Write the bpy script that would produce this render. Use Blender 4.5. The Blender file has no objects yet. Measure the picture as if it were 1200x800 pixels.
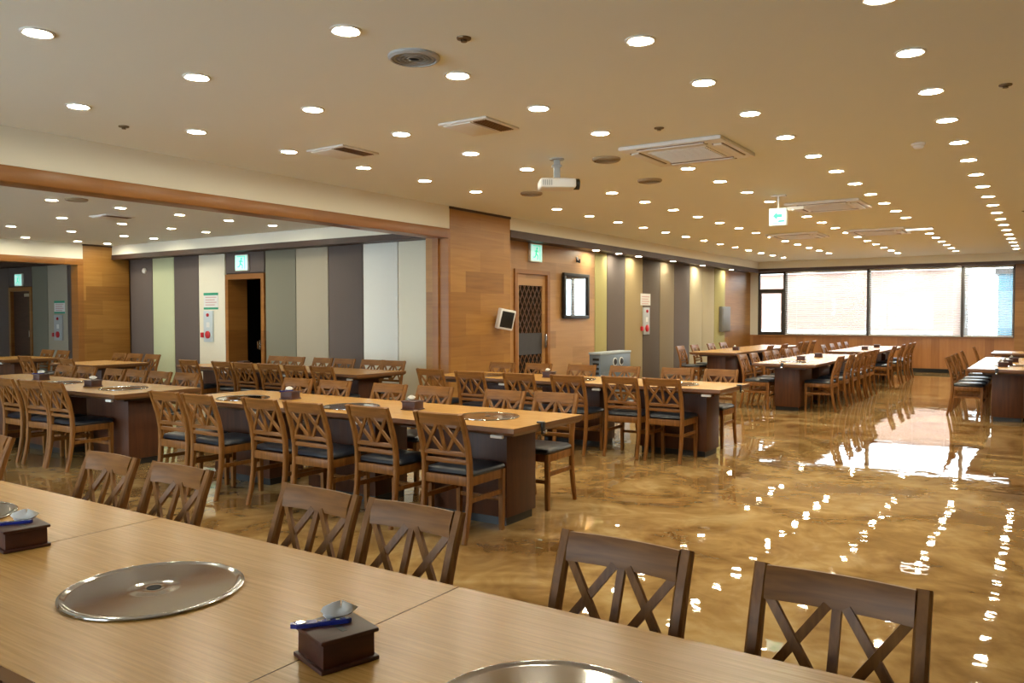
import bpy, bmesh, math, random
from mathutils import Vector, Matrix
random.seed(7)
SC = bpy.context.scene
COL = SC.collection
PI = math.pi
D = bpy.data

# ------------------------------------------------------------------ materials
def new_mat(name):
    m = D.materials.new(name); m.use_nodes = True
    nt = m.node_tree
    return m, nt, nt.nodes['Principled BSDF']

def setp(b, **k):
    names = dict(rough='Roughness', metal='Metallic', coat='Coat Weight', coatr='Coat Roughness', ior='IOR', spec='Specular IOR Level', sheen='Sheen Weight')
    for a, v in k.items():
        b.inputs[names[a]].default_value = v

def plain(name, col, rough=.5, **k):
    m, nt, b = new_mat(name)
    b.inputs['Base Color'].default_value = (*col, 1); setp(b, rough=rough, **k)
    # a touch of procedural unevenness in the gloss
    tc = nt.nodes.new('ShaderNodeTexCoord'); n = nt.nodes.new('ShaderNodeTexNoise')
    n.inputs['Scale'].default_value = 14; n.inputs['Detail'].default_value = 3
    r = nt.nodes.new('ShaderNodeMapRange')
    r.inputs['To Min'].default_value = max(0, rough*.85); r.inputs['To Max'].default_value = min(1, rough*1.15)
    nt.links.new(tc.outputs['Object'], n.inputs['Vector']); nt.links.new(n.outputs['Fac'], r.inputs['Value'])
    nt.links.new(r.outputs['Result'], b.inputs['Roughness'])
    return m

def ramp(nt, stops):
    r = nt.nodes.new('ShaderNodeValToRGB'); e = r.color_ramp.elements
    while len(e) < len(stops): e.new(.5)
    for el, (p, c) in zip(e, stops):
        el.position = p; el.color = (*c, 1)
    return r

def grain(name, c1, c2, scale=(30, 30, 2), rough=.4, bump=.05, **k):
    m, nt, b = new_mat(name); L = nt.links.new
    tc = nt.nodes.new('ShaderNodeTexCoord'); mp = nt.nodes.new('ShaderNodeMapping')
    mp.inputs['Scale'].default_value = scale
    n = nt.nodes.new('ShaderNodeTexNoise'); n.inputs['Scale'].default_value = 1; n.inputs['Detail'].default_value = 5
    n.inputs['Distortion'].default_value = .6
    L(tc.outputs['Object'], mp.inputs['Vector']); L(mp.outputs['Vector'], n.inputs['Vector'])
    r = ramp(nt, [(.3, c1), (.7, c2)])
    L(n.outputs['Fac'], r.inputs['Fac']); L(r.outputs['Color'], b.inputs['Base Color'])
    bp = nt.nodes.new('ShaderNodeBump'); bp.inputs['Strength'].default_value = bump; bp.inputs['Distance'].default_value = .004
    L(n.outputs['Fac'], bp.inputs['Height']); L(bp.outputs['Normal'], b.inputs['Normal'])
    setp(b, rough=rough, **k)
    return m

def boards(name, axes, bw, bh, cols, rough=.35, grain_scale=(1.2, 16)):
    """veneer boards: axes picks which two world axes run along / across the boards"""
    m, nt, b = new_mat(name); L = nt.links.new
    tc = nt.nodes.new('ShaderNodeTexCoord'); sp = nt.nodes.new('ShaderNodeSeparateXYZ'); cb = nt.nodes.new('ShaderNodeCombineXYZ')
    L(tc.outputs['Object'], sp.inputs[0])
    for i, a in enumerate(axes): L(sp.outputs['XYZ'.index(a)], cb.inputs[i])
    br = nt.nodes.new('ShaderNodeTexBrick')
    br.inputs['Scale'].default_value = 1; br.inputs['Brick Width'].default_value = bw; br.inputs['Row Height'].default_value = bh
    br.inputs['Mortar Size'].default_value = .0015; br.inputs['Mortar Smooth'].default_value = .2
    br.inputs['Color1'].default_value = (0, 0, 0, 1); br.inputs['Color2'].default_value = (1, 1, 1, 1); br.inputs['Mortar'].default_value = (.2, .2, .2, 1)
    br.offset = .37
    L(cb.outputs[0], br.inputs['Vector'])
    mp = nt.nodes.new('ShaderNodeMapping'); mp.inputs['Scale'].default_value = (grain_scale[0], grain_scale[1], 1)
    L(cb.outputs[0], mp.inputs['Vector'])
    n = nt.nodes.new('ShaderNodeTexNoise'); n.inputs['Scale'].default_value = 1; n.inputs['Detail'].default_value = 5; n.inputs['Distortion'].default_value = .8
    L(mp.outputs[0], n.inputs['Vector'])
    mx = nt.nodes.new('ShaderNodeMix'); mx.data_type = 'FLOAT'
    mx.inputs[0].default_value = .42
    bw_ = nt.nodes.new('ShaderNodeRGBToBW'); L(br.outputs['Color'], bw_.inputs[0])
    L(n.outputs['Fac'], mx.inputs[2]); L(bw_.outputs[0], mx.inputs[3])
    r = ramp(nt, [(.15, cols[0]), (.5, cols[1]), (.85, cols[2])])
    L(mx.outputs[0], r.inputs['Fac']); L(r.outputs['Color'], b.inputs['Base Color'])
    setp(b, rough=rough)
    return m

def fabric(name, col, rough=.85):
    m, nt, b = new_mat(name); L = nt.links.new
    tc = nt.nodes.new('ShaderNodeTexCoord'); n = nt.nodes.new('ShaderNodeTexNoise'); n.inputs['Scale'].default_value = 160; n.inputs['Detail'].default_value = 2
    L(tc.outputs['Object'], n.inputs['Vector'])
    r = ramp(nt, [(.3, tuple(c*.9 for c in col)), (.7, tuple(min(1, c*1.08) for c in col))])
    L(n.outputs['Fac'], r.inputs['Fac']); L(r.outputs['Color'], b.inputs['Base Color'])
    bp = nt.nodes.new('ShaderNodeBump'); bp.inputs['Strength'].default_value = .15; bp.inputs['Distance'].default_value = .002
    L(n.outputs['Fac'], bp.inputs['Height']); L(bp.outputs['Normal'], b.inputs['Normal'])
    setp(b, rough=rough)
    return m

def emit(name, col, s):
    m, nt, b = new_mat(name)
    b.inputs['Base Color'].default_value = (*[min(1, c) for c in col], 1)
    b.inputs['Emission Color'].default_value = (*col, 1); b.inputs['Emission Strength'].default_value = s
    return m

M = {}
M['chair'] = grain('honey_stained_beech', (.150, .056, .011), (.275, .114, .025), (38, 38, 3), .42, spec=.3)
M['chair_h'] = grain('honey_stained_beech_rails', (.150, .056, .011), (.275, .114, .025), (3, 38, 38), .42, spec=.3)
M['vinyl'] = plain('navy_black_vinyl', (.010, .013, .022), .33)
M['top'] = grain('light_oak_laminate', (.41, .205, .050), (.60, .335, .102), (3, 120, 8), .27, .02)
M['top_y'] = grain('light_oak_laminate_lengthwise', (.41, .205, .050), (.60, .335, .102), (120, 3, 8), .27, .02)
M['edge'] = grain('brown_table_edging', (.11, .046, .014), (.17, .072, .024), (3, 3, 30), .35)
M['pedestal'] = grain('dark_cherry_panel', (.056, .018, .007), (.098, .032, .011), (18, 18, 1.5), .45, spec=.35)
M['metal'] = plain('brushed_steel', (.50, .50, .51), .09, metal=1.0)
M['chrome'] = plain('chrome', (.8, .8, .8), .09, metal=1.0)
M['black'] = plain('black_plastic', (.012, .012, .012), .4)
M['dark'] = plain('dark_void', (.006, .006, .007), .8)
M['white'] = plain('white_plastic', (.78, .78, .76), .4)
M['paint'] = plain('cream_ceiling_paint', (.85, .90, .885), .85)
M['fascia'] = plain('cream_wall_paint', (.80, .77, .66), .8)
M['trimwood'] = boards('orange_wood_trim', 'YZX', 2.4, .4, ((.20, .076, .016), (.29, .118, .026), (.37, .16, .038)), .35)
M['trimwood_x'] = boards('orange_wood_trim_across', 'XZY', 2.4, .4, ((.20, .076, .016), (.29, .118, .026), (.37, .16, .038)), .35)
M['darktrim'] = grain('dark_brown_trim', (.045, .022, .014), (.075, .036, .022), (3, 3, 20), .5)
M['veneer'] = boards('amber_wood_veneer_boards', 'YZX', .95, .3, ((.20, .080, .013), (.33, .152, .031), (.45, .23, .055)), .38)
M['veneer_light'] = boards('pale_wood_veneer_boards', 'YZX', .95, .3, ((.29, .145, .05), (.42, .225, .085), (.51, .29, .12)), .4)
M['veneer_x'] = boards('amber_wood_veneer_boards_across', 'XZY', .95, .3, ((.20, .080, .013), (.33, .152, .031), (.45, .23, .055)), .38)
M['vboards'] = boards('upright_wood_boards', 'ZXY', 1.4, .2, ((.25, .095, .026), (.38, .16, .048), (.47, .22, .07)), .38)
M['boxwood'] = grain('dark_reddish_box_wood', (.034, .008, .005), (.072, .019, .010), (30, 8, 30), .45)
M['tissue'] = plain('white_tissue_paper', (.80, .78, .74), .9)
M['opener'] = plain('blue_lacquer', (.02, .03, .22), .25)
M['lightgrey'] = plain('pale_grey_enamel', (.42, .44, .45), .45)
M['midgrey'] = plain('mid_grey_enamel', (.19, .18, .165), .5)
M['sheet'] = plain('white_paper', (.75, .74, .72), .7)
M['green'] = plain('green_print', (.03, .34, .2), .6)
M['red'] = plain('red_enamel', (.5, .015, .02), .35)
M['pink'] = plain('pink_print', (.6, .36, .36), .6)
M['steelblue'] = plain('grey_blue_steel', (.145, .18, .22), .4, metal=.2)
M['lamp'] = emit('lamp_diffuser', (1.0, .93, .70), 235)
M['tubelight'] = emit('tube_diffuser', (1.0, .92, .8), 6)
M['sign_face'] = emit('sign_face_white', (.80, 1.0, .95), .7)
M['sign_green'] = emit('sign_face_green', (.05, .62, .36), .8)
M['sign_face_dim'] = emit('sign_face_pale_green', (.52, .95, .86), .8)
M['mirror'] = plain('mirror_glass', (.85, .88, .9), .02, metal=1.0)
M['pinkwall'] = plain('pinkish_render', (.40, .23, .175), .8)
M['bluewall'] = plain('blue_grey_cladding', (.075, .20, .27), .6)
M['paleroof'] = plain('pale_parapet', (.8, .8, .78), .7)
M['alum'] = plain('dark_window_aluminium', (.05, .038, .03), .4)

STR = {'taupe': (.24, .185, .115), 'cream': (.78, .74, .60), 'white': (.82, .82, .76), 'brown': (.125, .098, .088), 'beige': (.42, .37, .28), 'olive': (.205, .195, .145),
       'green': (.56, .60, .38), 'mustard': (.42, .37, .15), 'tan': (.36, .27, .135), 'dark': (.105, .078, .058), 'sand': (.48, .41, .27)}
for k, c in STR.items(): M['f_'+k] = fabric('wall_fabric_'+k, c)

def make_floor():
    m, nt, b = new_mat('marbled_brown_epoxy_floor'); L = nt.links.new
    tc = nt.nodes.new('ShaderNodeTexCoord')
    n1 = nt.nodes.new('ShaderNodeTexNoise'); n1.inputs['Scale'].default_value = .75; n1.inputs['Detail'].default_value = 6; n1.inputs['Distortion'].default_value = 2.2
    n2 = nt.nodes.new('ShaderNodeTexNoise'); n2.inputs['Scale'].default_value = 2.6; n2.inputs['Detail'].default_value = 5; n2.inputs['Distortion'].default_value = 3.5
    for n in (n1, n2): L(tc.outputs['Object'], n.inputs['Vector'])
    mx = nt.nodes.new('ShaderNodeMix'); mx.data_type = 'FLOAT'; mx.inputs[0].default_value = .24
    L(n1.outputs['Fac'], mx.inputs[2]); L(n2.outputs['Fac'], mx.inputs[3])
    r = ramp(nt, [(.33, (.12, .056, .016)), (.45, (.26, .147, .050)), (.55, (.38, .236, .092)), (.66, (.52, .365, .17))])
    L(mx.outputs[0], r.inputs['Fac']); L(r.outputs['Color'], b.inputs['Base Color'])
    w = nt.nodes.new('ShaderNodeTexNoise'); w.inputs['Scale'].default_value = 3.2; w.inputs['Detail'].default_value = 2.5
    L(tc.outputs['Object'], w.inputs['Vector'])
    bp = nt.nodes.new('ShaderNodeBump'); bp.inputs['Strength'].default_value = .085; bp.inputs['Distance'].default_value = .02
    L(w.outputs['Fac'], bp.inputs['Height']); L(bp.outputs['Normal'], b.inputs['Normal'])
    setp(b, rough=.018, ior=1.55)
    return m
M['floor'] = make_floor()

def make_glass():
    m = D.materials.new('window_glass'); m.use_nodes = True; nt = m.node_tree; nt.nodes.clear(); L = nt.links.new
    o = nt.nodes.new('ShaderNodeOutputMaterial'); mx = nt.nodes.new('ShaderNodeMixShader')
    t = nt.nodes.new('ShaderNodeBsdfTransparent'); g = nt.nodes.new('ShaderNodeBsdfGlossy'); f = nt.nodes.new('ShaderNodeFresnel')
    t.inputs[0].default_value = (.93, .97, .97, 1); g.inputs['Roughness'].default_value = .01; f.inputs['IOR'].default_value = 1.45
    L(f.outputs[0], mx.inputs[0]); L(t.outputs[0], mx.inputs[1]); L(g.outputs[0], mx.inputs[2]); L(mx.outputs[0], o.inputs[0])
    return m
M['glass'] = make_glass()

def make_slat():
    m = D.materials.new('white_blind_slat'); m.use_nodes = True; nt = m.node_tree; nt.nodes.clear(); L = nt.links.new
    o = nt.nodes.new('ShaderNodeOutputMaterial'); mx = nt.nodes.new('ShaderNodeMixShader'); mx.inputs[0].default_value = .45
    d = nt.nodes.new('ShaderNodeBsdfDiffuse'); t = nt.nodes.new('ShaderNodeBsdfTranslucent')
    d.inputs[0].default_value = (.82, .82, .82, 1); t.inputs[0].default_value = (.78, .78, .80, 1)
    L(d.outputs[0], mx.inputs[1]); L(t.outputs[0], mx.inputs[2]); L(mx.outputs[0], o.inputs[0])
    return m
M['slat'] = make_slat()

# ------------------------------------------------------------------ mesh helpers
class B:
    def __init__(s): s.v = []; s.f = []; s.mi = []; s.sm = []
    def add(s, vs, fs, mi=0, smooth=False):
        o = len(s.v); s.v += [tuple(v) for v in vs]
        for f in fs: s.f.append(tuple(i+o for i in f)); s.mi.append(mi); s.sm.append(smooth)
        return s
    def box(s, x0, x1, y0, y1, z0, z1, mi=0, c=0.0):
        if c <= 0:
            vs = [(x, y, z) for z in (z0, z1) for y in (y0, y1) for x in (x0, x1)]
            return s.add(vs, [(0, 2, 3, 1), (4, 5, 7, 6), (0, 1, 5, 4), (2, 6, 7, 3), (0, 4, 6, 2), (1, 3, 7, 5)], mi)
        bm = bmesh.new(); bmesh.ops.create_cube(bm, size=1)
        for v in bm.verts:
            v.co = ((x0+x1)/2+v.co.x*(x1-x0), (y0+y1)/2+v.co.y*(y1-y0), (z0+z1)/2+v.co.z*(z1-z0))
        bmesh.ops.bevel(bm, geom=bm.edges[:], offset=c, segments=2, affect='EDGES', profile=.5)
        bm.verts.index_update()
        s.add([v.co for v in bm.verts], [[v.index for v in f.verts] for f in bm.faces], mi, True)
        bm.free(); return s
    def bar(s, p0, p1, w, d, ref=(0, 1, 0), mi=0, w1=None, d1=None):
        p0, p1 = Vector(p0), Vector(p1); a = (p1-p0).normalized(); r = Vector(ref)
        u = a.cross(r).normalized(); n = u.cross(a).normalized()
        w1 = w if w1 is None else w1; d1 = d if d1 is None else d1
        vs = []
        for p, ww, dd in ((p0, w, d), (p1, w1, d1)):
            for su, sn in ((-1, -1), (1, -1), (1, 1), (-1, 1)): vs.append(p+u*su*ww/2+n*sn*dd/2)
        return s.add(vs, [(3, 2, 1, 0), (4, 5, 6, 7), (0, 1, 5, 4), (1, 2, 6, 5), (2, 3, 7, 6), (3, 0, 4, 7)], mi)
    def sweep(s, pts, sizes, mi=0):
        """section of (width along x, depth across) following points in a yz plane; chamfered corners"""
        n = len(pts); ring = []
        for i, p in enumerate(pts):
            a = Vector(pts[max(i-1, 0)]); b = Vector(pts[min(i+1, n-1)]); t = (b-a).normalized()
            nrm = Vector((0, -t.z, t.y)); w, d = sizes[i]; k = .2
            prof = [(-.5+k*d/w/1, -.5), (.5-k*d/w, -.5), (.5, -.5+k), (.5, .5-k), (.5-k*d/w, .5), (-.5+k*d/w, .5), (-.5, .5-k), (-.5, -.5+k)]
            ring.append([Vector(p)+Vector((u*w, 0, 0))+nrm*(v*d) for u, v in prof])
        vs = [v for r in ring for v in r]; fs = []
        for i in range(n-1):
            for j in range(8):
                fs.append((i*8+j, i*8+(j+1) % 8, (i+1)*8+(j+1) % 8, (i+1)*8+j))
        fs.append(tuple(reversed(range(8)))); fs.append(tuple(range((n-1)*8, n*8)))
        return s.add(vs, fs, mi, False)
    def lathe(s, prof, seg=32, cx=0, cy=0, cz=0, mi=0, axis='z', smooth=True):
        vs = []; fs = []
        for r, z in prof:
            for k in range(seg):
                a = 2*PI*k/seg; p = (r*math.cos(a), r*math.sin(a), z)
                if axis == 'x': p = (p[2], p[0], p[1])
                if axis == 'y': p = (p[0], -p[2], p[1])
                vs.append((p[0]+cx, p[1]+cy, p[2]+cz))
        for i in range(len(prof)-1):
            for k in range(seg):
                fs.append((i*seg+k, i*seg+(k+1) % seg, (i+1)*seg+(k+1) % seg, (i+1)*seg+k))
        if prof[0][0] > 1e-6: fs.append(tuple(reversed(range(seg))))
        if prof[-1][0] > 1e-6: fs.append(tuple(range((len(prof)-1)*seg, len(prof)*seg)))
        return s.add(vs, fs, mi, smooth)
    def prism(s, poly, h0, h1, axis='z', mi=0):
        n = len(poly); vs = []
        for h in (h0, h1):
            for a, b in poly:
                vs.append({'z': (a, b, h), 'x': (h, a, b), 'y': (a, h, b)}[axis])
        return s.add(vs, [tuple(reversed(range(n))), tuple(range(n, 2*n))]+[(i, (i+1) % n, n+(i+1) % n, n+i) for i in range(n)], mi)
    def build(s, name, mats, parent=None, loc=None):
        me = D.meshes.new(name); me.from_pydata(s.v, [], s.f)
        if not isinstance(mats, (list, tuple)): mats = [mats]
        for m in mats: me.materials.append(m)
        me.polygons.foreach_set('material_index', s.mi); me.polygons.foreach_set('use_smooth', s.sm)
        bm = bmesh.new(); bm.from_mesh(me); bmesh.ops.recalc_face_normals(bm, faces=bm.faces); bm.to_mesh(me); bm.free()
        if any(s.sm): me.set_sharp_from_angle(angle=math.radians(40))
        o = D.objects.new(name, me); COL.objects.link(o)
        if parent: o.parent = parent
        if loc: o.location = loc
        return o

def tag(o, label=None, cat=None, group=None, kind=None):
    if label: o['label'] = label
    if cat: o['category'] = cat
    if group: o['group'] = group
    if kind: o['kind'] = kind
    return o
def thing(name, label, cat, loc=(0, 0, 0), rz=0, group=None):
    o = D.objects.new(name, None); COL.objects.link(o); o.location = loc; o.rotation_euler.z = rz; o.empty_display_size = .1
    return tag(o, label, cat, group)
def struct(name, b, m, label=None, parent=None):
    o = b.build(name, m, parent); o['kind'] = 'structure'
    if label: o['label'] = label
    return o
KIDS = {}
def kids(o):
    if o.name not in KIDS: KIDS[o.name] = list(o.children)
    return KIDS[o.name]
def copy_tree(o, parent=None):
    c = o.copy(); COL.objects.link(c)
    if parent: c.parent = parent
    for ch in kids(o): copy_tree(ch, c)
    return c
class Proto:
    def __init__(s, make): s.make = make; s.first = None
    def put(s, loc, rz, label, group=None):
        if s.first is None: o = s.first = s.make()
        else: o = copy_tree(s.first)
        o.location = loc; o.rotation_euler.z = rz; o['label'] = label
        if group: o['group'] = group
        return o
ORD = ['', 'first', 'second', 'third', 'fourth', 'fifth', 'sixth', 'seventh', 'eighth', 'ninth', 'tenth', 'eleventh', 'twelfth', 'thirteenth', 'fourteenth', 'fifteenth', 'sixteenth', 'seventeenth', 'eighteenth', 'nineteenth', 'twentieth', 'twenty-first']

# ------------------------------------------------------------------ room shell
H = 2.97            # ceiling height
XH = -6.88          # line between the hall and the side bay
XW = -7.30          # long hall wall
X2 = -16.76         # line between the side bay and the farthest bay
YB = 10.10          # back wall of the side bays
YW = 23.40          # window wall
XR = 4.6; XL = -24.0; YF = -3.0
struct('floor', B().box(XL, XR, YF, YW+.2, -.12, 0), M['floor'])
struct('ceiling', B().box(XL, XR, YF, YW+.2, H, H+.12), M['paint'])

# hall side wall (left of the hall), with a door opening
wl = B()
wl.box(XW-.14, XW, 10.10, 11.0, 0, 2.97); wl.box(XW-.14, XW, 11.0, 12.1, 2.24, 2.97); wl.box(XW-.14, XW, 12.1, 13.8, 0, 2.97)
struct('wall_left_end', B().box(XW-.14, XW, 21.2, YW, 0, 2.97), M['veneer'], 'amber wood wall between the striped panels and the windows')
wall_left = struct('wall_left', wl, M['veneer_light'], 'amber wood veneer wall along the hall')
struct('wall_left_panelled', B().box(XW-.14, XW-.03, 13.8, 21.2, 0, 2.97), M['darktrim'], 'wall behind the striped fabric panels')
edges = [13.8, 14.3, 15.1, 15.97, 16.87, 17.7, 18.65, 19.51, 20.37, 21.2]
for i, k in enumerate(['mustard', 'brown', 'tan', 'dark', 'taupe', 'brown', 'sand', 'sand', 'mustard']):
    struct('wall_left_panel', B().box(XW-.03, XW+.012, edges[i]+.008, edges[i+1]-.008, .09, 2.69, 0, .008), M['f_'+k], 'tall %s fabric wall panel' % k)
struct('baseboard_left', B().box(XW-.03, XW+.02, 13.8, YW-.02, 0, .09).box(XW, XW+.015, 10.27, 11.0, 0, .09).box(XW, XW+.015, 12.1, 13.8, 0, .09), M['darktrim'])

# wooden pier at the corner of the hall and the side bay
struct('pillar_1', B().box(-7.3, XH, 8.78, 10.27, 0, H), M['veneer'], 'broad pier clad in amber wood boards')
struct('trim_1', B().box(XH-.004, XH+.012, 8.775, 10.275, H-.035, H-.001), M['darktrim'])
# lowered strip over the hall wall: cream fascia, dark trim, dark soffit
struct('trim_2', B().box(XH-.03, XH, 10.27, 22.75, 2.775, H), M['fascia'], 'cream fascia above the hall wall')
struct('trim_3', B().box(XH-.035, XH+.012, 10.27, 22.75, 2.665, 2.775), M['darktrim'], 'dark brown trim band above the hall wall')
struct('trim_4', B().box(XW, XH-.035, 10.27, 22.75, 2.69, 2.72), M['darktrim'], 'dark brown soffit above the hall wall')
struct('trim_5', B().box(XH-.035, XR, 22.75, 22.78, 2.775, H), M['fascia'], 'cream fascia above the windows')
struct('trim_6', B().box(XH-.035, XR, 22.738, 22.785, 2.69, 2.775), M['darktrim'], 'dark brown trim band above the windows')
struct('trim_7', B().box(XW, XR, 22.785, YW, 2.715, 2.745), M['darktrim'], 'dark brown soffit above the windows')

# window wall
ZS, ZT = .92, 2.71
struct('wall_far', B().box(XW-.14, -.77, YW, YW+.2, 0, ZS).box(XW-.14, -.77, YW, YW+.2, ZT, H), M['vboards'], 'wall of upright wood boards under the windows')
struct('wall_far_reveal', B().box(XW-.14, -7.08, YW-.002, YW+.2, ZS, ZT), M['fascia'], 'pale strip of wall beside the windows')
struct('wall_far_pier', B().box(-.77, XR, YW-.25, YW+.2, 0, 2.72), M['veneer_x'], 'amber wood wall beside the windows')
struct('baseboard_far', B().box(XW, -.77, YW-.02, YW, 0, .1), M['dark'])
# windows
def window(n, x0, x1, casement=False):
    f = B(); t = .05; y0, y1 = YW+.03, YW+.11
    f.box(x0, x0+t, y0, y1, ZS, ZT).box(x1-t, x1, y0, y1, ZS, ZT).box(x0+t, x1-t, y0, y1, ZS, ZS+t).box(x0+t, x1-t, y0, y1, ZT-t, ZT)
    if casement:
        f.box(x0+t, x1-t, y0, y1, 2.15, 2.23)
    w = struct('window_%d' % n, f, M['alum'], 'window with dark frame in the far wall' if not casement else 'narrow window with a transom and opening casement')
    struct('window_pane', B().box(x0+t, x1-t, YW+.065, YW+.075, ZS+t, 2.15 if casement else ZT-t), M['glass'], parent=w)
    if casement:
        struct('window_pane', B().box(x0+t, x1-t, YW+.065, YW+.075, 2.23, ZT-t), M['glass'], parent=w)
        s = B(); a, b_ = x0+t+.005, x1-t-.005
        s.box(a, a+.045, YW+.0, YW+.05, ZS+t, 2.15).box(b_-.045, b_, YW+.0, YW+.05, ZS+t, 2.15).box(a+.045, b_-.045, YW, YW+.05, ZS+t, ZS+t+.045).box(a+.045, b_-.045, YW, YW+.05, 2.105, 2.15)
        struct('window_sash', s, M['alum'], parent=w)
        struct('window_handle', B().box(b_-.03, b_-.015, YW-.045, YW, 1.5, 1.62, 0, .004), M['chrome'], parent=w)
window(1, -7.08, -6.32, True); window(2, -6.32, -4.12); window(3, -4.12, -1.90); window(4, -1.90, -.78)
struct('trim_8', B().box(-7.1, -.76, YW-.05, YW+.02, ZS-.035, ZS), M['trimwood_x'], 'window sill')
# blinds
def blind(x0, x1, label):
    t = thing('venetian_blind', label, 'blind', ((x0+x1)/2, YW-.045, ZT), 0, 'venetian blinds at the far windows')
    w = (x1-x0)/2
    B().box(-w, w, -.022, .022, -.05, -.005, 0, .004).build('headrail', M['white'], t)
    s = B(); z = -.085; a = math.radians(28)
    while z > -(ZT-ZS)+.06:
        dy, dz = .019*math.cos(a), .019*math.sin(a)
        s.add([(-w, -dy, z-dz), (w, -dy, z-dz), (w, 0, z+.003), (-w, 0, z+.003), (w, dy, z+dz), (-w, dy, z+dz)], [(0, 1, 2, 3), (3, 2, 4, 5)], 0, True)
        z -= .042
    s.build('slats', M['slat'], t)
    B().box(-w, w, -.018, .018, -(ZT-ZS)+.015, -(ZT-ZS)+.04, 0, .004).build('bottom_rail', M['white'], t)
    c = B()
    for q in (-.7, 0, .7): c.box(q*w-.003, q*w+.003, -.022, -.02, -(ZT-ZS)+.03, -.04)
    c.build('ladder_tape', M['white'], t)
    B().bar((w-.09, -.03, -.03), (w-.09, -.03, -1.05), .008, .008).build('wand', M['white'], t)
blind(-6.29, -4.15, 'white venetian blind over the wide window next to the narrow casement')
blind(-4.09, -1.93, 'white venetian blind over the brightest wide window, in the middle')
blind(-1.87, -.80, 'white venetian blind over the bluish window beside the wood wall')

# view outside: two buildings across the yard, plus an unseen one for the mirror
t = thing('building', 'pale pinkish building seen through the bright window blinds', 'building', (-9, 31, -1))
B().box(-9, 6.2, 0, 6, 0, 4.0).build('wall', M['pinkwall'], t)
B().box(-9.15, 6.35, -.15, 6.15, 4.0, 4.25).build('parapet', M['paleroof'], t)
B().box(-9.0, 6.2, -.06, .0, 1.75, 1.95).build('string_course', M['paleroof'], t)
t = thing('building', 'bluish clad building seen through the blind beside the wood wall', 'building', (2.6, 33, -1))
B().box(-4.2, -2.0, 0, 6, 0, 3.9).build('wall', M['bluewall'], t)
B().box(-4.3, -1.9, -.1, 6.1, 3.9, 4.1).build('parapet', M['alum'], t)
B().box(-3.3, -3.15, -.12, .0, 0, 3.9).build('downpipe', M['alum'], t)
t = thing('building', 'unseen white building added outside for the wall mirror to reflect', 'building', (8, 33.5, -1))  # unseen, added so the wall mirror reflects white
B().box(-7, 9, 0, 6, 0, 4.6).build('wall', M['paleroof'], t)
B().box(-7.1, 9.1, -.1, 6.1, 4.6, 4.8).build('parapet', M['alum'], t)
struct('ground', B().box(-40, 40, YW+.2, 60, -1.1, -1.0), M['lightgrey'], 'yard outside the windows')

# walls behind and beside the camera: unseen big windows there let daylight in
wf = B(); wf.box(XL, XR, YF-.2, YF, 0, .45).box(XL, XR, YF-.2, YF, 2.8, H)
xs = [XL, -19, -13.1, -12.9, -7.1, -6.5, -1.2, -1.0, 3.6, XR]
for a, b_ in ((XL, -20), (-16.3, -15.5), (-11, -10.2), (-5.4, -4.2), (-1.6, XR)): wf.box(a, b_, YF-.2, YF, .45, 2.8)
struct('wall_near', wf, M['fascia'], 'wall with big windows behind the camera')
for n, (a, b_) in enumerate(((-20, -16.3), (-15.5, -11), (-10.2, -5.4), (-4.2, -1.6))):  # last window is added, unseen, to brighten the foreground
    f = B(); t_ = .05
    f.box(a, a+t_, YF-.12, YF-.04, .45, 2.8).box(b_-t_, b_, YF-.12, YF-.04, .45, 2.8).box(a+t_, b_-t_, YF-.12, YF-.04, .45, .5).box(a+t_, b_-t_, YF-.12, YF-.04, 2.75, 2.8).box((a+b_)/2-.025, (a+b_)/2+.025, YF-.12, YF-.04, .5, 2.75)
    w = struct('window_%d' % (n+5), f, M['alum'], 'unseen big window letting daylight in behind the camera')
    struct('window_pane', B().box(a+t_, b_-t_, YF-.085, YF-.075, .5, 2.75), M['glass'], parent=w)
struct('wall_right', B().box(XR, XR+.15, YF-.2, YW+.2, 0, H), M['fascia'])
struct('wall_bay_end', B().box(XL-.15, XL, YF-.2, YB+.2, 0, H), M['fascia'])

# opening between hall and side bay: cream bulkhead, wooden beam, jamb
struct('beam_1', B().box(XH-.22, XH, YF, 8.78, 2.66, H), M['fascia'], 'cream bulkhead over the opening to the side bay')
struct('trim_9', B().box(XH-.24, XH+.02, YF, 8.78, 2.53, 2.66, 0, .006), M['trimwood'], 'orange wood beam edging the opening')
struct('trim_10', B().box(XH-.24, XH-.14, 8.70, 8.78, 0, 2.53).box(XH-.14, XH+.015, 8.735, 8.78, 0, 2.53), M['trimwood'], 'wooden jamb of the opening beside the pier')
# second opening, to the farthest bay
struct('beam_2', B().box(X2-.22, X2, YF, 9.09, 2.66, H), M['fascia'], 'cream bulkhead over the farther opening')
struct('trim_11', B().box(X2-.24, X2+.02, YF, 9.09, 2.53, 2.66, 0, .006), M['trimwood'], 'orange wood beam edging the farther opening')
struct('pillar_2', B().box(X2-.22, X2, 9.09, YB, 0, H), M['veneer'], 'wood clad pier between the two side bays')
struct('trim_12', B().box(X2-.24, X2+.015, 8.97, 9.09, 0, 2.53), M['trimwood'], 'wooden jamb of the farther opening')
struct('trim_13', B().box(X2-.004, X2+.012, 9.085, YB, H-.035, H-.001), M['darktrim'])

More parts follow.
